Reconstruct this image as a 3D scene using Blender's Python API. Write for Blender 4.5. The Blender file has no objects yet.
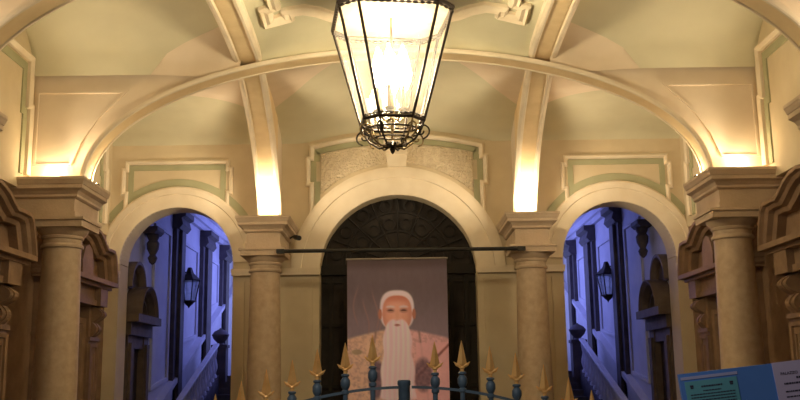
import bpy, bmesh, math, random
from mathutils import Vector, Matrix
random.seed(7)
PI = math.pi
scene = bpy.context.scene
COL = scene.collection

# ------------------------------------------------------------------ materials
def mat(name, c1, c2=None, rough=0.7, scale=6.0, metal=0.0, bump=0.0, bscale=None, voro=False, detail=5.0):
    m = bpy.data.materials.new(name); m.use_nodes = True
    nt = m.node_tree; b = nt.nodes['Principled BSDF']
    b.inputs['Roughness'].default_value = rough; b.inputs['Metallic'].default_value = metal
    if c2 is None:
        c2 = tuple(x*0.82 for x in c1)
    tc = nt.nodes.new('ShaderNodeTexCoord')
    n = nt.nodes.new('ShaderNodeTexNoise'); n.inputs['Scale'].default_value = scale; n.inputs['Detail'].default_value = detail
    nt.links.new(tc.outputs['Object'], n.inputs['Vector'])
    r = nt.nodes.new('ShaderNodeValToRGB')
    r.color_ramp.elements[0].position = 0.32; r.color_ramp.elements[1].position = 0.68
    r.color_ramp.elements[0].color = (*c2, 1); r.color_ramp.elements[1].color = (*c1, 1)
    nt.links.new(n.outputs['Fac'], r.inputs['Fac']); nt.links.new(r.outputs['Color'], b.inputs['Base Color'])
    if bump:
        if voro:
            v = nt.nodes.new('ShaderNodeTexVoronoi')
        else:
            v = nt.nodes.new('ShaderNodeTexNoise'); v.inputs['Detail'].default_value = 6
        v.inputs['Scale'].default_value = bscale or scale*4
        nt.links.new(tc.outputs['Object'], v.inputs['Vector'])
        bp = nt.nodes.new('ShaderNodeBump'); bp.inputs['Strength'].default_value = bump; bp.inputs['Distance'].default_value = 0.03
        nt.links.new(v.outputs[0], bp.inputs['Height']); nt.links.new(bp.outputs['Normal'], b.inputs['Normal'])
    return m

def emis(name, col, strength):
    m = bpy.data.materials.new(name); m.use_nodes = True
    nt = m.node_tree; nt.nodes.clear()
    o = nt.nodes.new('ShaderNodeOutputMaterial'); e = nt.nodes.new('ShaderNodeEmission')
    e.inputs['Color'].default_value = (*col, 1); e.inputs['Strength'].default_value = strength
    nt.links.new(e.outputs[0], o.inputs[0]); return m

def glass(name, haze=0.2, gloss=0.1, tint=(1, .97, .9)):
    m = bpy.data.materials.new(name); m.use_nodes = True
    nt = m.node_tree; nt.nodes.clear()
    o = nt.nodes.new('ShaderNodeOutputMaterial')
    t = nt.nodes.new('ShaderNodeBsdfTransparent'); t.inputs[0].default_value = (*tint, 1)
    tr = nt.nodes.new('ShaderNodeBsdfTranslucent'); tr.inputs[0].default_value = (.9, .87, .8, 1)
    g = nt.nodes.new('ShaderNodeBsdfGlossy'); g.inputs['Roughness'].default_value = 0.08
    tc = nt.nodes.new('ShaderNodeTexCoord'); n = nt.nodes.new('ShaderNodeTexNoise'); n.inputs['Scale'].default_value = 5
    mr = nt.nodes.new('ShaderNodeMapRange'); mr.inputs[1].default_value = .3; mr.inputs[2].default_value = .7
    mr.inputs[3].default_value = haze*0.6; mr.inputs[4].default_value = haze*1.4
    nt.links.new(tc.outputs['Object'], n.inputs['Vector']); nt.links.new(n.outputs['Fac'], mr.inputs[0])
    m1 = nt.nodes.new('ShaderNodeMixShader'); nt.links.new(mr.outputs[0], m1.inputs[0])
    nt.links.new(t.outputs[0], m1.inputs[1]); nt.links.new(tr.outputs[0], m1.inputs[2])
    m2 = nt.nodes.new('ShaderNodeMixShader'); m2.inputs[0].default_value = gloss
    nt.links.new(m1.outputs[0], m2.inputs[1]); nt.links.new(g.outputs[0], m2.inputs[2])
    nt.links.new(m2.outputs[0], o.inputs[0]); return m

CREAM = mat('cream plaster', (.76, .64, .48), (.70, .58, .42), .85, 2.2, bump=.06)
MOULD = mat('pale cream moulding', (.82, .71, .53), (.74, .62, .44), .8, 3, bump=.05)
GOLD = mat('ochre band plaster', (.80, .62, .35), (.72, .54, .29), .85, 4, bump=.05)
GREEN = mat('sage green plaster', (.63, .59, .41), (.57, .53, .36), .9, 1.6, bump=.05)
GREEND = mat('sage green band', (.42, .41, .25), (.37, .36, .21), .9, 3)
PEBBLE = mat('pebbled stucco', (.74, .62, .43), (.62, .50, .33), .9, 14, bump=.9, bscale=26, voro=True)
WALLM = mat('ochre limewash', (.69, .58, .39), (.61, .50, .32), .85, 2.0, bump=.06)
STONE = mat('warm sandstone', (.58, .45, .31), (.47, .35, .23), .75, 3.0, bump=.15, bscale=30)
STONED = mat('brown carved stone', (.32, .20, .115), (.22, .135, .075), .7, 4, bump=.2, bscale=26)
COLM = mat('granite column', (.56, .43, .29), (.45, .33, .215), .6, 9, bump=.08, bscale=60, detail=9)
FLOOR = mat('grey stone paving', (.22, .19, .16), (.16, .14, .12), .6, 3, bump=.1)
DOORM = mat('dark wood', (.055, .035, .022), (.03, .02, .013), .6, 6)
DARKW = mat('blackened wood', (.036, .027, .020), (.020, .015, .011), .9, 5, bump=.1)
DARKI = mat('dark bronze relief', (.018, .014, .010), (.012, .009, .007), .9, 7)
IRON = mat('wrought iron', (.055, .040, .028), (.032, .023, .016), .45, 12, metal=.6)
BRASS = mat('aged brass', (.33, .24, .12), (.17, .12, .06), .4, 10, metal=.8)
GILT = mat('gilded metal', (1.0, .60, .22), (.86, .46, .14), .33, 14, metal=.45)
TEAL = mat('blue green paint', (.075, .12, .17), (.045, .075, .11), .5, 14)
BLACK = mat('black metal', (.012, .011, .010), (.008, .007, .006), .5, 6)
PLAST = mat('pale grey stair plaster', (.60, .58, .60), (.52, .50, .53), .85, 2, bump=.05)
STAIRST = mat('grey stair stone', (.105, .085, .08), (.065, .05, .05), .75, 4, bump=.15)
STAIRD = mat('brown stair doorway stone', (.15, .105, .075), (.10, .07, .05), .75, 5, bump=.2)
STEPM = mat('dark granite step', (.10, .09, .09), (.06, .055, .055), .7, 6)
MARB = mat('pale marble', (.74, .72, .74), (.62, .60, .64), .5, 5)
GLASS = glass('lantern glass', .055, .05)
ENAM = mat('cream enamelled tin', (.38, .31, .22), (.3, .24, .16), .4, 6)
GLASSS = glass('sconce glass', .35, .1, (.8, .85, .9))
BULB = emis('lit bulb', (1, .86, .60), 60)
LENS = emis('floodlight lens', (1, .82, .5), 25)
WINE = emis('blue daylight', (.42, .50, 1), 1.4)
SBLUE = mat('blue board', (.09, .23, .66), (.08, .20, .58), .45, 4)
STEAL = mat('teal notice', (.12, .36, .46), (.10, .32, .41), .5, 5)
SLIL = mat('lilac notice', (.52, .46, .70), (.48, .42, .65), .5, 5)
SSTRIP = mat('pale lilac strip', (.38, .40, .68), (.33, .35, .6), .5, 5)
INK = mat('dark ink', (.035, .03, .07), (.03, .025, .06), .7, 5)
BATT = mat('pale batten', (.30, .25, .20), (.24, .2, .16), .6, 5)

# ------------------------------------------------------------------ mesh helpers
class MB:
    def __init__(s): s.bm = bmesh.new()
    def face(s, pts):
        vs = [s.bm.verts.new(p) for p in pts]
        try: s.bm.faces.new(vs)
        except ValueError: pass
    def box(s, a, b, M=None):
        (x0, y0, z0), (x1, y1, z1) = a, b
        c = [(x0,y0,z0),(x1,y0,z0),(x1,y1,z0),(x0,y1,z0),(x0,y0,z1),(x1,y0,z1),(x1,y1,z1),(x0,y1,z1)]
        vs = [s.bm.verts.new(M @ Vector(p) if M else p) for p in c]
        for f in ((0,3,2,1),(4,5,6,7),(0,1,5,4),(1,2,6,5),(2,3,7,6),(3,0,4,7)): s.bm.faces.new([vs[i] for i in f])
        return s
    def loops(s, rings, close_ring=True, caps=True, wrap=False):
        R = [[s.bm.verts.new(p) for p in r] for r in rings]
        n = len(R[0])
        pairs = list(zip(R, R[1:])) + ([(R[-1], R[0])] if wrap else [])
        for a, b in pairs:
            for i in range(n if close_ring else n-1):
                j = (i+1) % n
                try: s.bm.faces.new((a[i], a[j], b[j], b[i]))
                except ValueError: pass
        if caps and close_ring and not wrap:
            for r in (R[0], R[-1]):
                try: s.bm.faces.new(r)
                except ValueError: pass
        return s
    def lathe(s, prof, c=(0,0,0), n=32, M=None):
        rings = []
        for r, z in prof:
            ring = []
            for i in range(n):
                a = 2*PI*i/n
                p = Vector((c[0]+r*math.cos(a), c[1]+r*math.sin(a), c[2]+z))
                ring.append(M @ p if M else p)
            rings.append(ring)
        return s.loops(rings)
    def sqlathe(s, prof, c, hy=None):
        """square stack: prof of (half x0, half x1, half y0, half y1, z)"""
        rings = [[(c[0]-a, c[1]-d, z), (c[0]+b, c[1]-d, z), (c[0]+b, c[1]+e, z), (c[0]-a, c[1]+e, z)] for a, b, d, e, z in prof]
        return s.loops(rings)
    def tube(s, pts, r, n=8, closed=False):
        pts = [Vector(p) for p in pts]; rings = []; m = len(pts)
        up = None
        for i, p in enumerate(pts):
            if closed: t = pts[(i+1) % m]-pts[i-1]
            else: t = pts[min(i+1, m-1)]-pts[max(i-1, 0)]
            t.normalize()
            if up is None:
                up = Vector((0,0,1)) if abs(t.z) < .9 else Vector((1,0,0))
            a = t.cross(up)
            if a.length < 1e-5: a = t.cross(Vector((0.3,1,0.1)))
            a.normalize(); b = a.cross(t).normalized(); up = b
            rr = r[i] if isinstance(r, (list, tuple)) else r
            rings.append([p + a*rr*math.cos(2*PI*k/n) + b*rr*math.sin(2*PI*k/n) for k in range(n)])
        return s.loops(rings, wrap=closed)
    def sweep(s, path, prof, mp, closed=False):
        """path of 2-D points, prof of (normal offset, out), mp(a,b,out)->xyz; mitred"""
        n = len(path); P = [Vector(p) for p in path]; rings = []
        for i in range(n):
            d1 = (P[i]-P[i-1]) if (i > 0 or closed) else None
            d2 = (P[(i+1) % n]-P[i]) if (i < n-1 or closed) else None
            d1 = d1.normalized() if d1 else None; d2 = d2.normalized() if d2 else None
            if d1 is None: d1 = d2
            if d2 is None: d2 = d1
            n1 = Vector((-d1.y, d1.x)); n2 = Vector((-d2.y, d2.x))
            m = n1+n2
            if m.length < 1e-6: m = n1
            m.normalize(); k = 1/max(.35, m.dot(n1))
            rings.append([mp(P[i].x+m.x*o*k, P[i].y+m.y*o*k, w) for o, w in prof])
        return s.loops(rings, close_ring=True, wrap=closed)
    def prism(s, poly, mp, w0, w1):
        return s.loops([[mp(a, b, w0) for a, b in poly], [mp(a, b, w1) for a, b in poly]])
    def sphere(s, c, r, sc=(1,1,1), u=12, v=8):
        return s.lathe([(max(1e-4, r*math.sin(PI*i/v))*sc[0], -r*math.cos(PI*i/v)*sc[2]) for i in range(v+1)], c, u)
    def build(s, name, m, parent=None, smooth=False, ang=35):
        bmesh.ops.remove_doubles(s.bm, verts=s.bm.verts, dist=1e-5)
        bmesh.ops.recalc_face_normals(s.bm, faces=s.bm.faces)
        me = bpy.data.meshes.new(name); s.bm.to_mesh(me); s.bm.free()
        me.materials.append(m)
        if smooth:
            me.polygons.foreach_set('use_smooth', [True]*len(me.polygons))
            me.set_sharp_from_angle(angle=math.radians(ang))
        o = bpy.data.objects.new(name, me); COL.objects.link(o)
        if parent:
            o.parent = parent
            o.matrix_parent_inverse = Matrix.Translation(parent.location).inverted() if parent.type == 'EMPTY' or True else o.matrix_parent_inverse
        return o

def thing(name, label, cat, loc=(0,0,0), group=None):
    o = bpy.data.objects.new(name, None); COL.objects.link(o); o.location = loc
    o.empty_display_size = .1
    o['label'] = label; o['category'] = cat
    if group: o['group'] = group
    return o
def tag(o, label, cat, group=None):
    o['label'] = label; o['category'] = cat
    if group: o['group'] = group
    return o
def struct(o):
    o['kind'] = 'structure'; return o
def arc(cx, cz, r, a0, a1, n, rz=None):
    rz = rz or r
    return [(cx+r*math.cos(math.radians(a0+(a1-a0)*i/n)), cz+rz*math.sin(math.radians(a0+(a1-a0)*i/n))) for i in range(n+1)]
def lerp(a, b, t): return a+(b-a)*t

# ------------------------------------------------------------------ key dimensions (metres)
YB = 17.0            # back wall face
T0, T1 = 12.6, 12.94  # transverse arch beyond the lantern
N0, N1 = 8.82, 9.13   # transverse arch before the lantern
YC = 10.95           # centre of the lantern bay
XW = 5.3             # side walls
SPR, RISE, AX = 4.35, 1.80, 4.30
def E(x): return SPR + RISE*math.sqrt(max(0, 1-(x/AX)**2))
RA = 5.35
def ER(y): return SPR + RISE*math.sqrt(max(0, 1-((y-YC)/RA)**2))
def XR(y):
    d = abs(y-YC)
    return lerp(2.08, 2.25, min(1, max(0, (d-1.6)/3.4)))
RH = .205            # rib half width
def ZS(x): return max(5.87, (E(x)+.065) if abs(x) < AX else 0)

# ------------------------------------------------------------------ floor, shell
struct(MB().box((-6.5, -3, -.2), (6.5, 31, 0)).build('floor', FLOOR))

def strips(mb, xs, lo, hi, mp, w0, w1):
    """wall between lo(x) and hi(x) with thickness; xs sorted"""
    for a, b in zip(xs, xs[1:]):
        e = 1e-4
        la, lb, ha, hb = lo(a+e), lo(b-e), hi(a+e), hi(b-e)
        P = [mp(a, la, w0), mp(b, lb, w0), mp(b, hb, w0), mp(a, ha, w0)]
        Q = [mp(a, la, w1), mp(b, lb, w1), mp(b, hb, w1), mp(a, ha, w1)]
        mb.face(P); mb.face(Q[::-1])
        mb.face([P[0], Q[0], Q[1], P[1]]); mb.face([P[3], P[2], Q[2], Q[3]])

# back wall with its three openings
CR, CZ = 1.43, 3.52
SR, SZ, SX = 1.03, 3.74, 4.03
def opening(x):
    ax = abs(x)
    if ax < CR: return CZ + math.sqrt(CR**2-x*x)
    if abs(ax-SX) < SR: return SZ + math.sqrt(SR**2-(ax-SX)**2)
    return 0.0
def WB(x): return 5.95 + .25*max(0, 1-(x/1.7)**2)
xs = sorted(set([-6.0, 6.0, -2.2, 2.2] + [CR*math.cos(PI*i/48) for i in range(49)] +
     [s*(SX+SR*math.cos(PI*i/36)) for i in range(37) for s in (-1, 1)] + [-1.7, 1.7]))
mb = MB()
strips(mb, xs, opening, lambda x: 6.6, lambda a, b, w: (a, w, b), YB, YB+.55)
for xo in [s*CR for s in (-1, 1)] + [s*(SX+t*SR) for s in (-1, 1) for t in (-1, 1)]:
    z = CZ if abs(xo) < 2 else SZ
    mb.face([(xo, YB, 0), (xo, YB+.55, 0), (xo, YB+.55, z), (xo, YB, z)])
wall_back = struct(mb.build('wall_back', WALLM))
bmap = lambda a, b, w: (a, YB-w, b)
# archivolts, imposts, frames of the back wall (its mouldings)
def archivolt(cx, cz, r, band, name='archivolt'):
    path = [(cx-r, cz-.0)] + arc(cx, cz, r, 180, 0, 48)[1:-1] + [(cx+r, cz)]
    prof = [(0, -.05), (0, .035), (.05, .05), (band*.62, .05), (band*.64, .075), (band*.86, .09), (band, .07), (band, -.02)]
    m = MB(); m.sweep(path, prof, bmap); return m.build(name, MOULD, wall_back, True, 25)
archivolt(0, CZ, CR, .52)
for s in (-1, 1):
    path = arc(s*SX, SZ, SR, 180, 0, 40)
    prof = [(0, -.05), (0, .03), (.04, .045), (.24, .045), (.25, .07), (.35, .08), (.385, .06), (.385, -.02)]
    m = MB(); m.sweep(path, prof, lambda a, b, w: (max(-5.32, min(5.32, a)), YB-w, b)); m.build('archivolt', MOULD, wall_back, True, 25)
m = MB()
for s in (-1, 1):
    for a, b in ((1.43, 3.0), (5.06, 5.35)):
        x0, x1 = sorted((s*a, s*b))
        m.box((x0-.02, YB-.10, 3.55), (x1+.02, YB, 3.61)); m.box((x0-.01, YB-.095, 3.49), (x1+.01, YB, 3.55))
m.build('impost_band', MOULD, wall_back)
# pier panels
m = MB()
for s in (-1, 1):
    for a in (1.55, 2.78):
        x0, x1 = sorted((s*a, s*(a+.1)))
        m.box((x0, YB-.03, .3), (x1, YB, 3.42))
m.build('pier_strip', WALLM, wall_back)
# centre frame: green band outside, cream moulding, pebbled panel
top = lambda x: 5.88 + .24*max(0, 1-(x/1.7)**2)
def frame_path(o):
    return ([(-1.62-o, 4.45), (-1.62-o, 5.12), (-1.69-o, 5.12), (-1.69-o, 5.70), (-1.62-o, 5.70)] +
            [(x, top(x)+o) for x in [(-1.62-o)*math.cos(PI*i/16) for i in range(17)]] +
            [(1.62+o, 5.70), (1.69+o, 5.70), (1.69+o, 5.12), (1.62+o, 5.12), (1.62+o, 4.45)])
m = MB(); m.sweep(frame_path(0), [(0, -.01), (0, .05), (-.03, .075), (-.07, .06), (-.09, .03), (-.09, -.01)][::-1], bmap)
m.build('panel_moulding', MOULD, wall_back)
m = MB(); m.sweep(frame_path(-.10), [(0, -.01), (0, .018), (-.10, .018), (-.10, -.01)][::-1], bmap); m.build('green_band', GREEND, wall_back)
m = MB()
xx = [-1.40+2.8*i/40 for i in range(41)]
strips(m, xx, lambda x: max(4.62, CZ+math.sqrt(max(0, 2.03**2-x*x))), lambda x: max(top(x)-.22, CZ+math.sqrt(max(0, 2.03**2-x*x))+.02), bmap, -.01, .03)
m.build('stucco_panel', PEBBLE, wall_back)
# keystone bracket
m = MB(); m.prism([(-.17, 5.46), (.17, 5.46), (.20, 5.86), (-.20, 5.86)], bmap, -.02, .14)
m.box((-.24, YB-.2, 5.86), (.24, YB, 5.94)); m.box((-.2, YB-.17, 5.68), (.2, YB, 5.72))
for i in range(5): m.box((-.15+.066*i, YB-.16, 5.72), (-.12+.066*i, YB, 5.86))
m.build('keystone', MOULD, wall_back)
# side frames
for s in (-1, 1):
    c = s*4.06
    pth = [(c-.97, 4.75), (c-.97, 5.0), (c-1.03, 5.0), (c-1.03, 5.52), (c-.97, 5.52), (c-.97, 5.66), (c+.97, 5.66), (c+.97, 5.52), (c+1.03, 5.52), (c+1.03, 5.0), (c+.97, 5.0), (c+.97, 4.75)]
    m = MB(); m.sweep(pth, [(0, -.01), (0, .04), (-.03, .06), (-.06, .05), (-.08, .02), (-.08, -.01)][::-1], bmap); m.build('panel_moulding', MOULD, wall_back)
    pth = [(c-.85, 4.72), (c-.85, 5.52), (c+.85, 5.52), (c+.85, 4.72)]
    m = MB(); m.sweep(pth, [(.05, -.01), (.05, .018), (-.05, .018), (-.05, -.01)][::-1], bmap)
    m.build('green_band', GREEND, wall_back)
    m = MB(); m.sweep(arc(s*SX, SZ, 1.43, 148, 32, 30), [(0, -.01), (0, .02), (.13, .02), (.13, -.01)], bmap); m.build('green_band', GREEND, wall_back)

# side walls of the hall
for s, nm in ((-1, 'wall_left'), (1, 'wall_right')):
    x0, x1 = sorted((s*XW, s*(XW+.5)))
    w = struct(MB().box((x0, 4.0, 0), (x1, YB, 6.75)).build(nm, STONED))
    smap = lambda a, b, o, s=s: (s*(XW-o), a, b)
    a, b = sorted((s*5.10, s*(XW+.01)))
    MB().box((a, 4.0, 4.22), (b, 12.80, 6.7)).build('upper_wall', WALLM, w)
    a, b = sorted((s*5.28, s*(XW+.01)))
    MB().box((a, 12.80, 4.26), (b, YB, 6.7)).build('upper_wall', WALLM, w)
    for c in (YC, 15.05, 6.85):
        smap = lambda a, b, o, s=s, X_=(5.28 if c > 14 else 5.10): (s*(X_-o), a, b)
        hw = 1.68 if c == YC else 1.6
        pth = [(c-hw, 4.42), (c-hw, 5.45), (c-hw+.07, 5.45), (c-hw+.07, 6.12), (c+hw-.07, 6.12), (c+hw-.07, 5.45), (c+hw, 5.45), (c+hw, 4.42)]
        m = MB(); m.sweep(pth, [(0, -.01), (0, .05), (-.04, .08), (-.10, .05), (-.10, -.01)][::-1], smap); m.build('panel_moulding', MOULD, w)
        q = [(c-hw+.14, 4.42), (c-hw+.14, 5.36), (c-hw+.21, 5.36), (c-hw+.21, 5.98), (c+hw-.21, 5.98), (c+hw-.21, 5.36), (c+hw-.14, 5.36), (c+hw-.14, 4.42)]
        m = MB(); m.sweep(q, [(0, -.01), (0, .02), (-.12, .02), (-.12, -.01)][::-1], smap); m.build('green_band', GREEND, w)

# ------------------------------------------------------------------ transverse arches
trim_i = [0]
def trim(mb, m, smooth=False):
    trim_i[0] += 1
    return struct(mb.build('trim_%d' % trim_i[0], m, None, smooth))
def ell(o, n=72, x0=None):
    return [((AX+o)*math.cos(PI - PI*i/n), SPR+(RISE+o)*math.sin(PI*i/n)) for i in range(n+1)]
for y0, y1 in ((T0, T1), (N0, N1)):
    mp = lambda a, b, w: (a, w, b)
    m = MB()
    m.sweep(ell(0), [(0, y0+.02), (0, y1-.02), (.06, y1-.02), (.06, y0+.02)], mp)
    t = trim(m, GOLD, True)
    for ya, yb in ((y0-.02, y0+.03), (y1-.03, y1+.02)):
        m = MB(); m.sweep(ell(0), [(-.014, ya+.010), (-.014, yb-.010), (.0, yb), (.04, yb), (.045, ya), (0, ya)], mp); m.build('arris_moulding', MOULD, t, True, 30)
    # spandrel wall above the columns
    for s in (-1, 1):
        m = MB(); xs = [2.6+2.7*i/40 for i in range(41)]
        strips(m, xs, lambda x: (E(x)+.02) if x < AX-.001 else SPR+.0, lambda x: max(ZS(x)+.25, 6.3), lambda a, b, w: (s*a, w, b), y0+.14, y1-.06)
        m.build('spandrel', CREAM, t)
        pth = [(4.62, 4.62)] + [(x, E(min(x, 4.29))+.30) for x in (4.28, 4.2, 4.05, 3.9)] + [(3.82, 5.62), (5.0, 5.62), (5.0, 4.62)]
        pth = [(4.55, 4.62), (4.42, 4.95), (4.22, 5.25), (3.85, 5.63), (5.02, 5.63), (5.02, 4.62)]
        for yy, sg in ((y0+.14, -1), (y1-.04, 1)):
            m = MB(); m.sweep(pth, [(0, -.01), (0, .02), (.035, .02), (.035, -.01)], lambda a, b, w: (s*a, yy+sg*w, b), closed=True); m.build('panel_line', CREAM, t)

# longitudinal ribs
for s in (-1, 1):
    ys = [YC + (RA)*math.cos(PI - PI*i/80) for i in range(81)]
    m = MB()
    rings = []
    for y in ys:
        x = s*XR(y); z = ER(y)
        rings.append([(x-.13, y, z+.0), (x+.13, y, z), (x+.13, y, 6.95), (x-.13, y, 6.95)])
    m.loops(rings); t = trim(m, GOLD, True)
    m = MB(); rings = []
    for y in ys:
        x = s*XR(y); z = ER(y)
        rings.append([(x-RH+.085, y, z+.03), (x+RH-.085, y, z+.03), (x+RH-.085, y, 6.95), (x-RH+.085, y, 6.95)])
    m.loops(rings)
    # the rib stands on the wall side down to the block
    m.build('web', CREAM, t, True)
    for k in (-1, 1):
        m = MB(); rings = []
        for i, y in enumerate(ys):
            x = s*XR(y)
            # normal of the ellipse
            dy, dz = (y-YC)/RA**2, (ER(y)-SPR)/RISE**2
            L = math.hypot(dy, dz) or 1; ny, nz = dy/L, dz/L
            pr = [(k*.115, -.0), (k*.13, -.03), (k*.165, -.03), (k*RH, .0), (k*RH, .09), (k*.115, .09)]
            rings.append([(x+a, y+ny*b, max(4.35, ER(y)+nz*b)) for a, b in pr])
        m.loops(rings); m.build('edge_moulding', MOULD, t, True, 30)
# rib feet: wall between rib and back wall above the far blocks
    m = MB(); ys2 = [13.1+(YB-13.1)*i/24 for i in range(25)]
    rings = [[(s*XR(y)-RH+.09, y, (ER(y)+.06) if y < 16.28 else SPR), (s*XR(y)+RH-.09, y, (ER(y)+.06) if y < 16.28 else SPR), (s*XR(y)+RH-.09, y, 6.95), (s*XR(y)-RH+.09, y, 6.95)] for y in ys2]
    m.loops(rings); m.build('web', CREAM, t, True)

# ------------------------------------------------------------------ vault cells (ceiling)
ceil = struct(MB().box((-6, 3.5, 7.3), (6, 17.6, 7.4)).build('ceiling', CREAM))
def patch(fx, y0, y1, fz, nu, nv):
    m = MB(); R = []
    for j in range(nv+1):
        y = lerp(y0, y1, j/nv); a, b = fx(y)
        R.append([(lerp(a, b, i/nu), y, fz(lerp(a, b, i/nu), y)) for i in range(nu+1)])
    m.loops(R, close_ring=False, caps=False); return m
def z_near(x, y):
    t = min(1, abs(y-YC)/1.72); zs = ZS(x)
    return zs + (6.78-zs)*math.sqrt(max(0, 1-t*t))
def z_back(x, y):
    t = min(1, max(0, (YB-y)/(YB-12.9)))
    base = lerp(WB(x), ZS(x), t)
    return base + .40*math.sin(PI*t)**.5
def mir(f): return lambda x, y: f(x, 2*YC-y)
# side cells of the lantern bay
for s in (-1, 1):
    xi = 2.08+RH-.10
    def bnd(y):
        t = (abs(y-YC)-1.28)/(1.72-1.28)
        return xi + (3.45-xi)*max(0, t)
    m = patch(lambda y: (s*bnd(y), s*XW), YC-1.72, YC+1.72, z_near, 20, 40); m.build('green_cell', GREEN, ceil, True, 60)
    for ya, yb in ((YC+1.28, YC+1.72), (YC-1.72, YC-1.28)):
        def zc(x, y):
            b = bnd(y); w = 0 if b-xi < 1e-6 else max(0, (b-abs(x))/(3.45-xi))
            return z_near(x, y) - .06*w
        m = patch(lambda y: (s*xi, s*bnd(y)), ya, yb, zc, 10, 16); m.build('cream_web', CREAM, ceil, True, 60)
# centre cell of the lantern bay
m = patch(lambda y: (-1.95, 1.95), YC-1.72, YC+1.72, lambda x, y: ZS(x)+(6.52-ZS(x))*(max(0, 1-(abs(y-YC)/1.72)**2))**.5*(1-.55*(abs(x)/1.95)**4), 24, 40)
m.build('green_cell', GREEN, ceil, True, 60)
def z_c(x, y): return ZS(x)+(6.52-ZS(x))*(max(0, 1-(abs(y-YC)/1.72)**2))**.5*(1-.55*(abs(x)/1.95)**4)
# moulded mixtilinear frame and gilded rosette on it
q = [(0, 1.16), (.35, 1.15), (.62, 1.10), (.86, 1.0), (1.02, .86), (1.2, .76), (1.42, .76), (1.42, .90), (1.68, .90), (1.68, .55), (1.56, .55), (1.56, .2)]
loop = q + [(x, -y) for x, y in q[::-1]]
loop = loop + [(-x, y) for x, y in loop[::-1]][1:-1]
m = MB(); m.sweep(loop, [(-.08, -.03), (-.08, .05), (-.03, .09), (.02, .06), (.05, .09), (.08, .05), (.08, -.03)], lambda a, b, w: (a, YC+b, z_c(a, YC+b)-w), closed=True)
m.build('frame_moulding', MOULD, ceil, True, 30)
m = MB()
for k in range(12):
    a = 2*PI*k/12
    for rr, sz in ((.75, .22), (.45, .16)):
        m.sphere((rr*math.cos(a), 10.7+rr*math.sin(a), 6.42), sz, (1, 1, .4), 10, 6)
m.lathe([(.001, 6.62), (.3, 6.6), (.32, 6.42), (.12, 6.36), (.1, 6.30), (.001, 6.28)], (0, 10.7, 0), 24)
m.build('rosette', GOLD, ceil, True, 50)
# back (and front) cells
for tag_f, ff, ycv in (('b', z_back, lambda y: y), ('f', mir(z_back), lambda y: 2*YC-y)):
    Y1 = 15.9
    def cb(y):
        y = ycv(y); xr = XR(y)-RH+.10
        if y >= Y1: return xr
        return lerp(xr, .90, min(1.2, (Y1-y)/(Y1-14.0)))
    def full(y): return XR(ycv(y))-RH+.10
    yy = sorted((ycv(12.92), ycv(YB)))
    patch(lambda y: (-cb(y), cb(y)), yy[0], yy[1], ff, 24, 48).build('green_cell', GREEN, ceil, True, 60)
    for s in (-1, 1):
        def zc(x, y):
            w = max(0, (cb(y)-abs(x)))
            return ff(x, y) + (.13 if abs(x) > cb(y) else 0)*0 - .10*min(1.3, max(0, abs(x)-cb(y)))
        ya, yb = sorted((ycv(12.92), ycv(Y1)))
        patch(lambda y: (s*cb(y), s*full(y)), ya, yb, zc, 10, 24).build('cream_web', CREAM, ceil, True, 60)
        # side bays: an arched green lunette against the wall, cream webs around it
        def sfull(y): return XR(ycv(y))+RH-.10
        def yl(x):
            q = 1-((abs(x)-3.87)/1.50)**2
            return 16.62-1.6*math.sqrt(max(0, q))
        xs_ = [2.2+3.15*i/40 for i in range(41)]
        for nm_, mt_, lo_, hi_ in (('green_cell', GREEN, lambda x: yl(x), lambda x: YB), ('cream_web', CREAM, lambda x: 12.92, lambda x: yl(x))):
            m = MB(); Rr = []
            for x in xs_:
                row = []
                for j in range(25):
                    y = lerp(lo_(x), hi_(x), j/24); z = z_back(x, y) - (.0 if nm_ == 'green_cell' else .05*min(1, (yl(x)-y)*2))
                    row.append((s*x, ycv(y), z))
                Rr.append(row)
            m.loops(Rr, close_ring=False, caps=False); m.build(nm_, mt_, ceil, True, 60)

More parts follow.
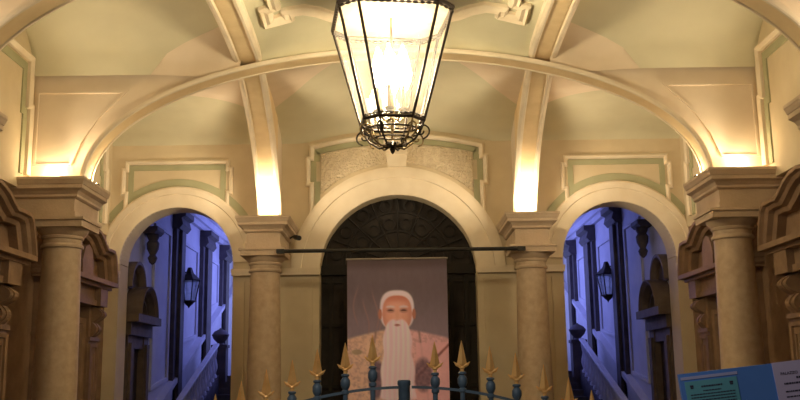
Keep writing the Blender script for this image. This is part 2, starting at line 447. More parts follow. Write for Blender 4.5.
# ------------------------------------------------------------------ columns with their entablature blocks
def column(x, y, back, wall, label):
    """back: depth of the block behind the axis; wall: half width towards the side wall"""
    t = thing('stone_column', label, 'column', (x, y, 0), 'columns carrying the vault')
    s = 1 if x > 0 else -1
    m = MB(); m.lathe([(.285, .34), (.29, .8), (.285, 1.6), (.27, 2.5), (.25, 3.38), (.252, 3.42), (.28, 3.43), (.285, 3.455), (.27, 3.48), (.255, 3.485), (.255, 3.56)], (x, y, 0), 48)
    m.build('shaft', COLM, t, True, 30)
    m = MB(); m.lathe([(.255, 3.54), (.275, 3.555), (.28, 3.58), (.27, 3.59), (.29, 3.61), (.33, 3.65), (.345, 3.69)], (x, y, 0), 48)
    m.box((x-.375, y-.375, 3.685), (x+.375, y+.375, 3.775)); m.box((x-.40, y-.40, 3.775), (x+.40, y+.40, 3.81))
    m.build('capital', STONE, t, True, 30)
    m = MB(); m.box((x-.42, y-.42, 0), (x+.42, y+.42, .14))
    m.lathe([(.40, .13), (.42, .17), (.40, .22), (.345, .24), (.34, .27), (.35, .30), (.335, .335), (.29, .35)], (x, y, 0), 48); m.build('base', STONE, t, True, 30)
    inner, outer = .30, wall
    a0, b0 = (outer, inner) if s > 0 else (inner, outer)
    # (x minus, x plus): inner side faces the nave
    def st(i, f, z, bk=back):
        i = i if wall < .45 else i-.05
        o = outer if wall > .45 else i
        xm, xp = (i, o) if s > 0 else (o, i)
        return (xm, xp, f, bk, z)
    m = MB(); m.sqlathe([st(.30, .30, 3.81), st(.30, .30, 3.90), st(.285, .285, 3.90), st(.285, .285, 4.10)], (x, y)); m.build('frieze', STONE, t)
    b = back
    m = MB(); m.sqlathe([st(.30, .30, 4.08), st(.33, .33, 4.10), st(.33, .33, 4.13), st(.36, .37, 4.17), st(.42, .42, 4.20), st(.42, .42, 4.25), st(.43, .43, 4.255), st(.45, .45, 4.30), st(.46, .46, 4.315), st(.46, .46, SPR)], (x, y)); m.build('cornice', STONE, t)
    return t
for s, side in ((-1, 'on the side away from the blue notice board'), (1, 'on the side of the blue notice board')):
    column(s*2.27, 16.0, YB-16.0, .30, 'slim far column before the pier beside the portrait banner, ' + side)
    column(s*4.60, 12.78, .70, XW-4.60, 'large near stone column in front of carved doorways, ' + side)
    column(s*4.45, 8.75, .70, XW-4.45, 'nearest column at the frame edge with only its cornice corner showing, ' + side)

# uplights on the blocks
def uplight(x, y, label, e, aims, size=.22, hw=.11):
    t = thing('uplight', label, 'floodlight', (x, y, SPR), 'uplights on the column blocks')
    m = MB(); m.box((x-hw, y-.05, SPR), (x+hw, y+.05, SPR+.035)); m.build('housing', BLACK, t)
    m = MB(); m.box((x-hw+.012, y-.04, SPR+.033), (x+hw-.012, y+.04, SPR+.04)); m.build('lens', LENS, t)
    for tgt, es in aims:
        q = bpy.data.lights.new('uplight_beam', 'SPOT'); q.energy = es; q.color = (1, .82, .58); q.shadow_soft_size = .08; q.spot_size = math.radians(125); q.spot_blend = .7
        o = bpy.data.objects.new('uplight_beam', q); COL.objects.link(o); o.location = (x, y, SPR+.14)
        o.rotation_euler = (Vector(tgt)-o.location).to_track_quat('-Z', 'Y').to_euler(); o.parent = t; o.matrix_parent_inverse = Matrix.Translation(t.location).inverted()
    l = bpy.data.lights.new('uplight_lamp', 'POINT'); l.energy = e; l.color = (1, .80, .52); l.shadow_soft_size = size
    o = bpy.data.objects.new('uplight_lamp', l); COL.objects.link(o); o.location = (x, y, SPR+.12); o.parent = t; o.matrix_parent_inverse = Matrix.Translation(t.location).inverted()
for s, side in ((-1, 'away from the blue notice board'), (1, 'on the notice board side')):
    uplight(s*2.27, 16.05, 'small floodlight washing the rib foot above the far column ' + side, 15, (((s*.5, 16.2, 6.3), 75), ((s*4.2, 16.0, 6.2), 72)), .06)
    uplight(s*4.74, 12.6, 'small floodlight washing the spandrel above the near column ' + side, 5.5, (((s*2.2, 10.6, 6.6), 62),), .06)
    uplight(s*4.25, 13.02, 'small floodlight behind the big arch foot ' + side, 14, (((s*3.4, 15.6, 6.2), 60),), .04, .03)
    uplight(s*4.70, 9.28, 'small floodlight hidden on the nearest column block ' + side, 4, (((s*2.4, 11.2, 6.4), 45),), .06)
    uplight(s*4.66, 8.52, 'added fill floodlight on the front of the nearest column block ' + side, 6, (((s*2.4, 7.6, 6.4), 60),), .06)  # extra lamp, added to brighten the vault of the front bay

# ------------------------------------------------------------------ carved doorways on the side walls
def doorway(s, yc, label, kx):
    t = thing('carved_doorway', label, 'doorway', (s*XW, yc, 0), 'carved doorways along the side walls')
    mp = lambda u, v, w: (s*(XW-.004-w), yc+u*kx, v)
    def bx(m, u0, u1, v0, v1, w1, w0=0): m.prism([(u0, v0), (u1, v0), (u1, v1), (u0, v1)], mp, w0, w1)
    for k in (-1, 1):
        m = MB(); a, b = sorted((k*.66, k*1.12)); bx(m, a, b, 0, 2.86, .26)
        bx(m, a-.03, b+.03, 0, .35, .30); bx(m, a-.02, b+.02, 2.30, 2.36, .30)
        a2, b2 = sorted((k*.73, k*1.05))
        m.sweep([(a2, .55), (a2, 2.2), (b2, 2.2), (b2, .55)], [(0, .2), (0, .29), (.05, .30), (.05, .2)], mp, closed=True)
        m.sweep([(a2+.08, 1.0), (a2+.08, 2.1), (b2-.08, 2.1), (b2-.08, 1.0)], [(0, .2), (0, .28), (.03, .28), (.03, .2)], mp, closed=True)
        m.build('jamb', STONED, t)
        m = MB(); cu = k*.89        # scrolled bracket
        prof = [(.28+.16*math.sin(PI*i/12), 2.86-.26*i/12) for i in range(13)]+[(.28+.09*math.sin(PI*i/8)-.02*i/8, 2.60-.24*i/8) for i in range(1, 9)]
        ring = [(.2, 2.86)] + prof + [(.2, 2.36)]
        m.loops([[mp(cu-.13, v, w) for w, v in ring], [mp(cu+.13, v, w) for w, v in ring]])
        m.loops([[mp(cu-.04, v, w+.02) for w, v in ring], [mp(cu+.04, v, w+.02) for w, v in ring]])
        m.build('console', STONED, t)
    m = MB(); m.sweep([(-.5, 0), (-.5, 2.5), (.5, 2.5), (.5, 0)], [(0, 0), (0, .10), (.05, .14), (.07, .20), (.15, .22), (.15, 0)], mp); m.build('architrave', STONED, t)
    m = MB(); bx(m, -.51, .51, 0, 2.51, .015)
    for v0, v1 in ((.2, 1.1), (1.25, 2.35)):
        for u0, u1 in ((-.44, -.05), (.05, .44)): bx(m, u0, u1, v0, v1, .03)
    m.build('door_leaf', DOORM, t)
    m = MB(); bx(m, -1.13, 1.13, 2.86, 2.95, .36); bx(m, -1.12, 1.12, 2.95, 3.15, .32)
    for k in (-1, 1):
        a, b = sorted((k*.72, k*1.1)); bx(m, a, b, 2.86, 3.15, .42)
    m.build('entablature', STONED, t)
    out = [(1.28, 3.28), (1.25, 3.42), (1.13, 3.72), (1.04, 3.80), (.80, 3.81), (.66, 3.80), (.54, 3.86), (.40, 3.95), (.22, 4.02), (0, 4.05)]
    full = out + [(-u, v) for u, v in out[::-1][1:]]
    m = MB()
    m.sweep(full, [(0, 0), (0, .54), (.045, .54), (.06, .49), (.10, .46), (.115, .39), (.17, .36), (.17, 0)], mp)
    bx(m, -1.25, 1.25, 3.15, 3.20, .44); bx(m, -1.28, 1.28, 3.20, 3.27, .54)
    m.build('pediment', STONED, t)
    m = MB(); poly = [(max(-1.2, min(1.2, u*.95)), max(3.25, v-.1)) for u, v in full]
    m.prism(poly, mp, 0, .24); m.build('tympanum', STONED, t)
    m = MB(); m.prism([(-.25, 3.27), (.25, 3.27), (.28, 3.5), (.16, 3.72), (0, 3.78), (-.16, 3.72), (-.28, 3.5)], mp, .2, .42); m.build('cartouche', STONED, t)
for s, side in ((-1, 'away from the blue notice board'), (1, 'on the notice board side')):
    doorway(s, 10.94, 'brown carved stone doorway in front of the near column ' + side, 1.09)
    doorway(s, 14.73, 'brown carved stone doorway behind the near column ' + side, .97)

# ------------------------------------------------------------------ stairwells behind the side arches
SXW = 5.2
for s, nm, side in ((-1, 'left', 'away from the blue notice board'), (1, 'right', 'on the notice board side')):
    mp = lambda u, v, w: (s*(SXW-w), u, v)
    x0, x1 = sorted((s*SXW, s*(SXW+.4)))
    w = struct(MB().box((x0, YB+.55, 0), (x1, 30, 7.2)).build('wall_%s_stair' % nm, PLAST))
    a, b = sorted((s*2.2, s*1.9))
    struct(MB().box((a, YB+.55, 0), (b, 30, 7.2)).build('wall_%s_stair_inner' % nm, PLAST))
    a, b = sorted((s*1.9, s*5.6))
    struct(MB().box((a, YB+.55, 7.2), (b, 30, 7.3)).build('ceiling_%s_stair' % nm, PLAST))
    struct(MB().box((a, 29.6, 0), (b, 30, 7.2)).build('wall_%s_stair_end' % nm, PLAST))
    wn = struct(MB().box(tuple(min(p, q) if i == 0 else p for i, (p, q) in enumerate(zip((s*5.0, 29.55, 2.4), (s*2.6, 29.6, 6.2)))), (max(s*5.0, s*2.6), 29.6, 6.2)).build('window_%d' % (1 if s < 0 else 2), WINE))
    m = MB()
    for fx in (5.0, 4.2, 3.4, 2.6): m.box((s*fx-.04, 29.48, 2.4), (s*fx+.04, 29.56, 6.2))
    for fz in (2.4, 3.6, 4.9, 6.2): m.box((min(s*5, s*2.6), 29.48, fz-.04), (max(s*5, s*2.6), 29.56, fz+.04))
    m.build('window_frame', PLAST, wn)
    # pilasters and entablature of the stair wall
    for ya, yb in ((21.5, 22.3), (24.5, 25.5), (27.2, 28.1)):
        m = MB(); m.prism([(ya, .5), (yb, .5), (yb, 5.15), (ya, 5.15)], mp, -.02, .10)
        m.prism([(ya+.22, .6), (yb-.22, .6), (yb-.22, 5.1), (ya+.22, 5.1)], mp, .09, .18); m.build('pilaster', STAIRST, w)
        m = MB()
        m.sweep([(ya-.04, 5.12), (yb+.04, 5.12)], [(0, -.02), (0, .16), (.1, .24), (.25, .20), (.3, .30), (.42, .30), (.42, -.02)], mp)
        m.build('capital', STAIRST, w)
    m = MB(); m.sweep([(YB+.56, 5.55), (29.55, 5.55)], [(0, -.02), (0, .10), (.12, .12), (.14, .18), (.3, .18), (.34, .34), (.46, .40), (.5, .40), (.5, -.02)], mp); m.build('cornice', PLAST, w)
    for ya, yb in ((22.7, 24.1), (25.8, 26.9), (19.9, 21.2)):
        m = MB(); zq = 1.55+.37*(yb-20.7); m.sweep([(ya, zq-.2), (ya, 4.9), (yb, 4.9), (yb, zq)], [(0, -.01), (0, .04), (.07, .05), (.07, -.01)], mp, closed=True); m.build('panel_moulding', PLAST, w)
    m = MB(); pa, pb = (17.6, .75), (29.5, 3.1)
    pl = [(19.7, 0), (29.5, 0), (29.5, 1.24+.37*8.8), (19.7, .87)]
    m.prism(pl, mp, -.02, .10)
    m.sweep([(19.7, .87), (29.5, 1.24+.37*8.8)], [(0, 0), (0, .16), (.10, .16), (.12, 0)], mp); m.build('dado', PLAST, w)
    # bracket bust on the wall
    t = thing('wall_console', 'dark carved console high on the stair wall ' + side, 'console', (s*SXW, 19.2, 4.0), 'wall consoles in the stairwells')
    m = MB(); m.sweep([(18.95, 4.62), (19.5, 4.62)], [(0, .004), (0, .24), (.06, .30), (.14, .30), (.14, .004)], mp); m.build('shelf', STAIRST, t)
    m = MB(); m.lathe([(.02, .0), (.07, .05), (.10, .14), (.06, .2), (.12, .32), (.13, .44), (.09, .5), (.12, .56), (.14, .63)], (s*(SXW-.15), 19.22, 4.0), 16); m.build('corbel', STAIRST, t, True)
    # stair door with round pediment
    t = thing('stair_doorway', 'dark stone doorway with rounded pediment in the blue stairwell ' + side, 'doorway', (s*SXW, 18.42, 0), 'stairwell doorways')
    c = 18.43; mq = lambda u, v, w: (s*(SXW-.004-w), c+u*.56, 1.6+(v-1.6)*.95)
    def bx(m, u0, u1, v0, v1, w1, w0=0): m.prism([(u0, v0), (u1, v0), (u1, v1), (u0, v1)], mq, w0, w1)
    for k in (-1, 1):
        m = MB(); a, b = sorted((k*.72, k*1.3)); bx(m, a, b, .2, 2.55, .14); a, b = sorted((k*.84, k*1.16)); bx(m, a, b, .6, 2.4, .19); m.build('jamb', STAIRD, t)
    m = MB(); bx(m, -.74, .74, .2, 2.3, .02); m.build('door_leaf', DOORM, t)
    m = MB(); bx(m, -1.3, 1.3, 2.3, 2.55, .12); bx(m, -1.35, 1.35, 2.55, 2.8, .2); m.build('lintel', STAIRD, t)
    m = MB(); bx(m, -1.5, 1.5, 2.8, 2.96, .36)
    pth = [(-1.5, 2.96)] + arc(0, 2.96, 1.02, 180, 0, 20, .62) + [(1.5, 2.96)]
    m.sweep(arc(0, 2.90, 1.12, 180, 0, 24, .66), [(-.16, 0), (-.16, .2), (-.1, .3), (-.02, .36), (0, .36), (0, 0)], mq)
    m.sweep(arc(0, 2.95, .62, 175, 5, 16, .36), [(-.05, 0), (-.05, .2), (0, .2), (0, 0)], mq)
    m.build('pediment', STAIRD, t)
    m = MB(); m.sweep(arc(-.5, 3.5, .9, 180, 0, 20, .55), [(-.14, 0), (-.14, .1), (-.06, .2), (0, .2), (0, 0)], mq)
    m.prism(arc(-.5, 3.5, .76, 180, 0, 16, .42), mq, 0, .05); m.build('overdoor_relief', STAIRD, t)
    # wall lantern
    t = thing('wall_lantern', 'unlit glass wall lantern in the blue stairwell ' + side, 'lantern', (s*(SXW-.24), 22.3, 3.4), 'stairwell wall lanterns')
    lx, ly = s*(SXW-.24), 22.3
    m = MB()
    def hexr(r, z): return [(lx+r*math.cos(PI/3*i), ly+r*math.sin(PI/3*i), z) for i in range(6)]
    m.loops([hexr(.14, 3.52), hexr(.235, 3.98)]); m.build('glass_body', GLASSS, t)
    m = MB()
    for i in range(6): m.tube([hexr(.145, 3.5)[i], hexr(.245, 4.0)[i]], .016, 6)
    for r, z in ((.15, 3.5), (.25, 4.0)): m.tube(hexr(r, z), .02, 6, True)
    m.tube([(lx, ly, 4.15), (s*(SXW-.1), ly, 4.2), (s*(SXW-.003), ly, 4.05)], .025, 6)
    m.build('frame', IRON, t)
    m = MB(); m.loops([hexr(.28, 4.0), hexr(.16, 4.1), hexr(.1, 4.16), hexr(.05, 4.3)]); m.build('cap', IRON, t)
    m = MB(); m.lathe([(.15, 3.5), (.08, 3.42), (.03, 3.38), (.001, 3.33)], (lx, ly, 0), 8); m.build('drop', IRON, t)
    # staircase
    t = thing('staircase', 'dark granite steps rising behind the side arch ' + side, 'stairs', (s*3.4, 20.4, 0), 'stair flights')
    n = 12
    for i in range(n):
        y0 = 18.6+.45*i; z1 = .147*(i+1)
        a, b = sorted((s*4.25, s*2.25))
        m = MB(); m.box((a, y0, max(0, z1-.3)), (b, y0+.5, z1-.03)); m.box((a, y0-.03, z1-.035), (b, y0+.5, z1)); m.build('step', STEPM, t)
    m = MB(); m.box((a, 18.6+.45*n, 0), (b, 29.4, .147*n)); m.build('landing', STEPM, t)
    # balustrade
    t = thing('stair_balustrade', 'pierced marble stair balustrade in the blue stairwell ' + side, 'balustrade', (s*4.55, 20.5, 0), 'stair balustrades')
    bz = lambda y: 1.22+(y-19.8)*.33
    bp = lambda u, v, w: (s*4.55+w, u, v)
    m = MB(); m.sweep([(18.3, bz(18.3)), (23.7, bz(23.7))], [(0, -.06), (0, .06), (.03, .07), (.055, .06), (.055, -.06), (.03, -.07)], bp); m.build('handrail', MARB, t)
    m = MB(); m.prism([(18.3, 0), (23.7, 0), (23.7, bz(23.7)-.72), (18.3, bz(18.3)-.72)], bp, -.07, .07); m.build('string', STAIRST, t)
    y = 18.4
    while y < 23.65:
        z = bz(y)-.72
        m = MB(); m.lathe([(.055, -.02), (.055, .05), (.03, .09), (.07, .24), (.065, .32), (.03, .48), (.05, .60), (.06, .64), (.06, .74)], (s*4.55, y, z), 10); m.build('baluster', MARB, t, True, 40)
        y += .30
    t = thing('newel_urn', 'dark stone newel with carved urn at the stair head ' + side, 'newel', (s*4.5, 23.95, 0), 'stair head newels')
    x = s*4.5
    m = MB(); m.box((x-.17, 23.75, 0), (x+.17, 24.09, 2.5)); m.box((x-.2, 23.72, 2.46), (x+.2, 24.12, 2.53)); m.build('post', STAIRST, t)
    m = MB(); m.lathe([(.12, 2.52), (.08, 2.58), (.18, 2.68), (.22, 2.78), (.16, 2.86), (.05, 2.92), (.01, 2.95)], (x, 23.92, 0), 16); m.build('urn', STAIRST, t, True, 40)

# ------------------------------------------------------------------ dark portal behind the centre arch
d = struct(MB().box((-1.46, YB+.40, 0), (1.46, YB+.48, 5.0)).build('door_1', DARKW))
dm = lambda a, b, w: (a, YB+.40-w, b)
m = MB(); m.box((-1.43, YB+.30, 3.52), (1.43, YB+.41, 3.70)); m.build('transom', DARKI, d)
m = MB()
for r in (1.34, .98, .62, .30): m.sweep(arc(0, 3.7, r, 180, 0, 40), [(0, 0), (0, .05), (.04, .05), (.04, 0)], dm)
for k in range(1, 8):
    a = PI*k/8; m.tube([(.3*math.cos(a), YB+.36, 3.7+.3*math.sin(a)), (1.3*math.cos(a), YB+.36, 3.7+.3*math.sin(a)+(1.0*math.sin(a)*.95))], .018, 6)
for k in range(8):
    a = PI*(k+.5)/8
    for rr in (.8, 1.16): m.sweep([(rr*math.cos(a)+.12*math.cos(2*PI*j/14), 3.7+rr*math.sin(a)*.97+.12*math.sin(2*PI*j/14)) for j in range(14)], [(0, 0), (0, .05), (.025, .05), (.025, 0)], dm, closed=True)
m.build('lunette_grille', DARKI, d)
m = MB()
for x in (-1.25, -.98, -.3, .3, .98, 1.25): m.box((x-.04, YB+.32, .1), (x+.04, YB+.41, 3.5))
for z in (.3, 1.3, 1.5, 2.6, 3.4):
    m.box((-1.4, YB+.34, z-.03), (1.4, YB+.41, z+.03))
m.build('panel_ribs', DARKI, d)

# ------------------------------------------------------------------ bar, banner
m = MB(); m.tube([(-2.0, 15.58, 3.74), (2.1, 15.58, 3.73)], .032, 10)
m.box((-2.03, 15.55, 3.705), (-1.9, 15.61, 3.775)); m.box((2.0, 15.55, 3.695), (2.13, 15.61, 3.765))
bar = m.build('hanging_bar', BLACK); tag(bar, 'long black bar spanning between the two far columns', 'bar')
bx0, bx1, bzt, bzb = -.85, .81, 3.585, 1.02
ban = thing('portrait_banner', 'printed fabric banner of a white bearded old man hanging from the black bar', 'banner', (0, 15.62, bzb))
def noise2(x, y):
    v = math.sin(x*12.9898+y*78.233)*43758.5453; return v-math.floor(v)
def vn(x, y):
    xi, yi = math.floor(x), math.floor(y); fx, fy = x-xi, y-yi
    fx = fx*fx*(3-2*fx); fy = fy*fy*(3-2*fy)
    return lerp(lerp(noise2(xi, yi), noise2(xi+1, yi), fx), lerp(noise2(xi, yi+1), noise2(xi+1, yi+1), fx), fy)
def sm(a, b, x):
    t = max(0, min(1, (x-a)/(b-a))); return t*t*(3-2*t)
def mixc(a, b, t): return tuple(lerp(p, q, t) for p, q in zip(a, b))
def paint(px, py):
    """the printed portrait; px, py run over the cloth in 97 x 149 units from its upper left corner"""
    cx = 48.0
    py = py-2.5
    n = vn(px*.35, py*.12)*.5+vn(px*.9, py*.3)*.5
    c = mixc((98, 88, 86), (132, 122, 124), sm(20, 75, py)*.8+.2*n)
    c = mixc(c, (70, 58, 52), .6*(1-sm(0, 10, py)))
    for k, (sx, sy) in enumerate(((9, 40), (18, 52), (27, 44), (33, 58))):   # faint reeds
        d_ = abs(px-sx-3*math.sin(py*.11+k)); c = mixc(c, (150, 118, 108), .5*(1-sm(.2, 1.3, d_))*sm(sy-22, sy-8, py)*(1-sm(sy+14, sy+26, py)))
    # robe
    sh = 62+abs(px-cx)**1.35*.055
    if py > sh:
        f1 = vn(px*.9, py*.8)*.5+vn(px*.4+3, py*.35)*.5
        left = mixc((214, 184, 150), (190, 160, 134), sm(.3, .75, f1))
        right = mixc((220, 178, 168), (196, 154, 146), sm(.3, .75, f1))
        rb = left if px < cx else right
        rb = mixc(rb, (116, 92, 84), .55*(1-sm(.5, 1.6, abs((abs(px-cx)-20)-(py-60)*.12))))      # robe edges
        c = mixc(c, rb, sm(sh, sh+3, py))
    if px < 31 and py > 77:      # pale panel with a small figure pattern
        f2 = vn(px*.8+20, py*.7)*.6+vn(px*.3, py*.3+7)*.4
        c = mixc(c, mixc((218, 190, 156), (184, 154, 134), sm(.35, .85, f2)), sm(77, 78.5, py)*.9)
        c = mixc(c, (128, 118, 84), .6*(1-sm(.6, 1.1, math.hypot((px-9)/6, (py-86)/3))))
    if px > 66 and py > 77:
        d_ = abs((px-66)*.95+(py-110)); c = mixc(c, mixc((222, 176, 168), (120, 70, 62), 1-sm(.8, 2.4, d_)), sm(77, 78.5, py)*.8)
    dx, dy = math.hypot((px-28)/9., (py-112)/20.), math.hypot((px-72)/10., (py-108)/18.)
    c = mixc(c, mixc((78, 66, 84), (120, 100, 104), vn(px*.5, py*.5)), .85*(1-sm(.75, 1.05, dx))); c = mixc(c, mixc((80, 66, 76), (130, 104, 104), vn(px*.5+5, py*.5)), .8*(1-sm(.7, 1.05, dy)))
    # ears, head, hair
    e = (abs((px-cx)/16.8)**2.7+abs((py-46)/19.5)**2.7)**(1/2.7)
    hair = 1-sm(.93, 1.03, e); c = mixc(c, (222, 214, 206), hair)
    for ex in (-16.3, 16.3):
        c = mixc(c, (176, 118, 92), 1-sm(.75, 1.1, math.hypot((px-cx-ex)/2.0, (py-50)/5.5)))
    f = (abs((px-cx)/14.2)**2.6+abs((py-49)/17.2)**2.6)**(1/2.6)
    skin = mixc((220, 172, 144), (190, 128, 102), sm(.35, 1.0, f)*.7)
    skin = mixc(skin, (186, 112, 84), .6*(1-sm(33, 41, py)))
    c = mixc(c, skin, 1-sm(.94, 1.04, f))
    for ex in (-6.3, 6.3):
        c = mixc(c, (214, 206, 198), .8*(1-sm(.6, 1.1, math.hypot((px-cx-ex)/5.2, (py-42.6-abs(px-cx-ex)*.12)/1.5))))      # brows
        c = mixc(c, (150, 100, 82), .5*(1-sm(.5, 1.1, math.hypot((px-cx-ex)/5, (py-46.5)/3)))); c = mixc(c, (62, 40, 34), .85*(1-sm(.5, 1.1, math.hypot((px-cx-ex)/3.4, (py-46.4)/1.0))))        # eyes
        c = mixc(c, (214, 160, 128), .6*(1-sm(.4, 1.1, math.hypot((px-cx-ex*1.15)/4.6, (py-52.5)/3.6))))
    c = mixc(c, (214, 164, 132), .8*(1-sm(.5, 1.1, math.hypot((px-cx)/2.2, (py-50)/6))))
    c = mixc(c, (120, 66, 54), .6*(1-sm(.5, 1.1, math.hypot((px-cx)/3.6, (py-56.3)/1.1))))
    # moustache, mouth and the long beard
    half = 11+3.5*sm(58, 84, py)+2.6*sm(84, 125, py)+1.0*math.sin(py*.2)
    bt = 57+ (abs(px-cx)/11.)**2*5 - 2.5*math.exp(-((abs(px-cx)-6)/5)**2)
    if py > bt-2:
        st = .5+.5*math.sin((px-cx)*1.35+.8*math.sin(py*.06)+3*vn(px*.3, py*.05))
        bc = mixc((232, 204, 200), (250, 234, 230), st*.6*(1-.4*sm(80, 130, py)))
        a_ = sm(bt-2, bt+1, py)*(1-sm(half-1.2, half+.8, abs(px-cx)))*(1-sm(134-abs(px-cx)*.4, 139-abs(px-cx)*.4, py))
        c = mixc(c, bc, a_)
    c = mixc(c, (140, 74, 66), .75*(1-sm(.5, 1.1, math.hypot((px-cx)/3.4, (py-60.5)/1.3))))
    return c
NX, NY = 110, 170
me = bpy.data.meshes.new('printed_cloth')
vs, fs, cols = [], [], []
for j in range(NY+1):
    for i in range(NX+1):
        u, v = i/NX, j/NY
        x = lerp(bx0, bx1, u); z = lerp(bzt, bzb, v)-.02*math.sin(PI*u)*(1-v)
        y = 15.60+.012*math.sin(u*9+v*2)*(.3+.7*v)
        vs.append((x, y, z))
        r = paint(u*97, v*149)
        cols.append(tuple(min(.93, (c_/255.)**2.2*k_) for c_, k_ in zip(r, (1.22, 1.12, 1.5)))+(1,))
for j in range(NY):
    for i in range(NX):
        a = j*(NX+1)+i; fs.append((a, a+NX+1, a+NX+2, a+1))
me.from_pydata(vs, [], fs)
at = me.color_attributes.new('print', 'FLOAT_COLOR', 'POINT')
at.data.foreach_set('color', [k for c_ in cols for k in c_])
pm = bpy.data.materials.new('printed cloth'); pm.use_nodes = True
b_ = pm.node_tree.nodes['Principled BSDF']; b_.inputs['Roughness'].default_value = .8
an = pm.node_tree.nodes.new('ShaderNodeAttribute'); an.attribute_name = 'print'
pm.node_tree.links.new(an.outputs['Color'], b_.inputs['Base Color'])
me.materials.append(pm)
bo = bpy.data.objects.new('printed_cloth', me); COL.objects.link(bo); bo.parent = ban; bo.matrix_parent_inverse = Matrix.Translation(ban.location).inverted()
sol = bo.modifiers.new('thickness', 'SOLIDIFY'); sol.thickness = .003; sol.offset = 1
m = MB(); m.tube([(bx0-.02, 15.60, bzt+.005), (bx1+.02, 15.60, bzt+.005)], .016, 8); m.build('top_batten', BATT, ban)
for x in (bx0+.05, -.03, bx1-.05):
    m = MB(); m.tube([(x, 15.60, bzt), (x, 15.595, 3.702)], .006, 6); m.build('hanging_cord', BLACK, ban)

# small spot camera by the block
t = thing('security_camera', 'tiny black camera on the block corner beside the centre arch', 'camera', (-1.83, 16.72, 4.1))
m = MB(); m.tube([(-1.83, 16.6, 4.13), (-1.74, 16.45, 4.09)], .045, 10); m.build('body', BLACK, t)
m = MB(); m.tube([(-1.95, 16.72, 4.12), (-1.86, 16.65, 4.16), (-1.82, 16.6, 4.14)], .015, 6); m.build('bracket', BLACK, t)

# ------------------------------------------------------------------ lantern
LX, LY = -.045, 10.6
lan = thing('hanging_lantern', 'large lit octagonal glass and metal lantern hanging from the vault centre', 'lantern', (LX, LY, 4.2))
ROT = math.radians(8)
def octo(w, c, z):
    h = w/2+c; p = [(-w/2, -h), (w/2, -h), (h, -w/2), (h, w/2), (w/2, h), (-w/2, h), (-h, w/2), (-h, -w/2)]
    cs, sn = math.cos(ROT), math.sin(ROT)
    return [Vector((LX+x*cs-y*sn, LY+x*sn+y*cs, z)) for x, y in p]
ZB, ZT = 4.54, 5.82
BO, TO = octo(.38, .155, ZB), octo(.92, .20, ZT)
for i in range(8):
    j = (i+1) % 8
    m = MB(); a, b, c_, d_ = BO[i], BO[j], TO[j], TO[i]
    m.face([a, b, c_, d_]); m.build('glass_pane', GLASS, lan)
for i in range(8):
    m = MB(); m.tube([BO[i], TO[i]], .018, 8); m.build('corner_bar', IRON, lan, True)
m = MB()
for i in range(8): m.tube([TO[i], TO[(i+1) % 8]], .026, 6)
m.build('top_rim', IRON, lan)
m = MB()
for i in range(8): m.tube([BO[i], BO[(i+1) % 8]], .022, 6)
m.build('bottom_rim', IRON, lan)
m = MB()   # beaded crests inside both rims: two strings of beads
for ring, dz, r_, pitch in ((TO, -.045, .019, .018), (BO, .04, .015, .013)):
    pts, rad = [], []
    for i in range(8):
        a, b = ring[i], ring[(i+1) % 8]; k = max(4, 4*int((b-a).length/pitch/4))
        for q_ in range(k):
            p = a.lerp(b, q_/k); pts.append((p.x, p.y, p.z+dz)); rad.append((.3, .8, 1, .8)[q_ % 4]*r_)
    m.tube(pts, rad, 6, True)
m.build('bead_crest', IRON, lan, True)
m = MB()
R1 = octo(.95, .21, ZT+.02); m.loops([R1, octo(.60, .15, ZT+.20), octo(.34, .09, ZT+.32), octo(.16, .05, ZT+.48)])
m.build('roof', ENAM, lan)
m = MB(); m.tube([(LX, LY, ZT+.46), (LX, LY, 6.45)], .02, 8); m.build('suspension_rod', IRON, lan)
# lower cage of scrolls
for i in range(8):
    p = BO[i]; o = Vector((p.x-LX, p.y-LY, 0)); r0 = o.length; o.normalize()
    P = lambda r, z: Vector((LX, LY, 0))+o*r+Vector((0, 0, z))
    m = MB()
    m.tube([P(r0, ZB), P(r0*.93, ZB-.09), P(r0*.74, ZB-.20), P(r0*.42, ZB-.285), P(.05, ZB-.27)], .013, 6)
    sp = [P(r0*.9+.10*math.cos(a)*(1-a/9), ZB-.13+.085*math.sin(a)*(1-a/9)) for a in [k*.45 for k in range(-3, 15)]]
    m.tube(sp, .010, 6); m.build('cage_scroll', BRASS if i % 2 else IRON, lan, True)
m = MB()
m.tube([(LX+.33*math.cos(2*PI*k/32), LY+.33*math.sin(2*PI*k/32), ZB-.10) for k in range(32)], .012, 6, True)
m.tube([(LX+.24*math.cos(2*PI*k/32), LY+.24*math.sin(2*PI*k/32), ZB-.20) for k in range(32)], .010, 6, True)
m.build('cage_ring', IRON, lan, True)
m = MB()
for k in range(8):
    a = 2*PI*k/8
    m.tube([(LX, LY, ZB-.27), (LX+.07*math.cos(a), LY+.07*math.sin(a), ZB-.25), (LX+.12*math.cos(a), LY+.12*math.sin(a), ZB-.29)], [.02, .028, .004], 6)
m.lathe([(.001, -.37), (.02, -.35), (.035, -.31), (.02, -.28), (.05, -.25), (.02, -.22), (.001, -.21)], (LX, LY, ZB), 12); m.build('leaf_drop', IRON, lan, True)
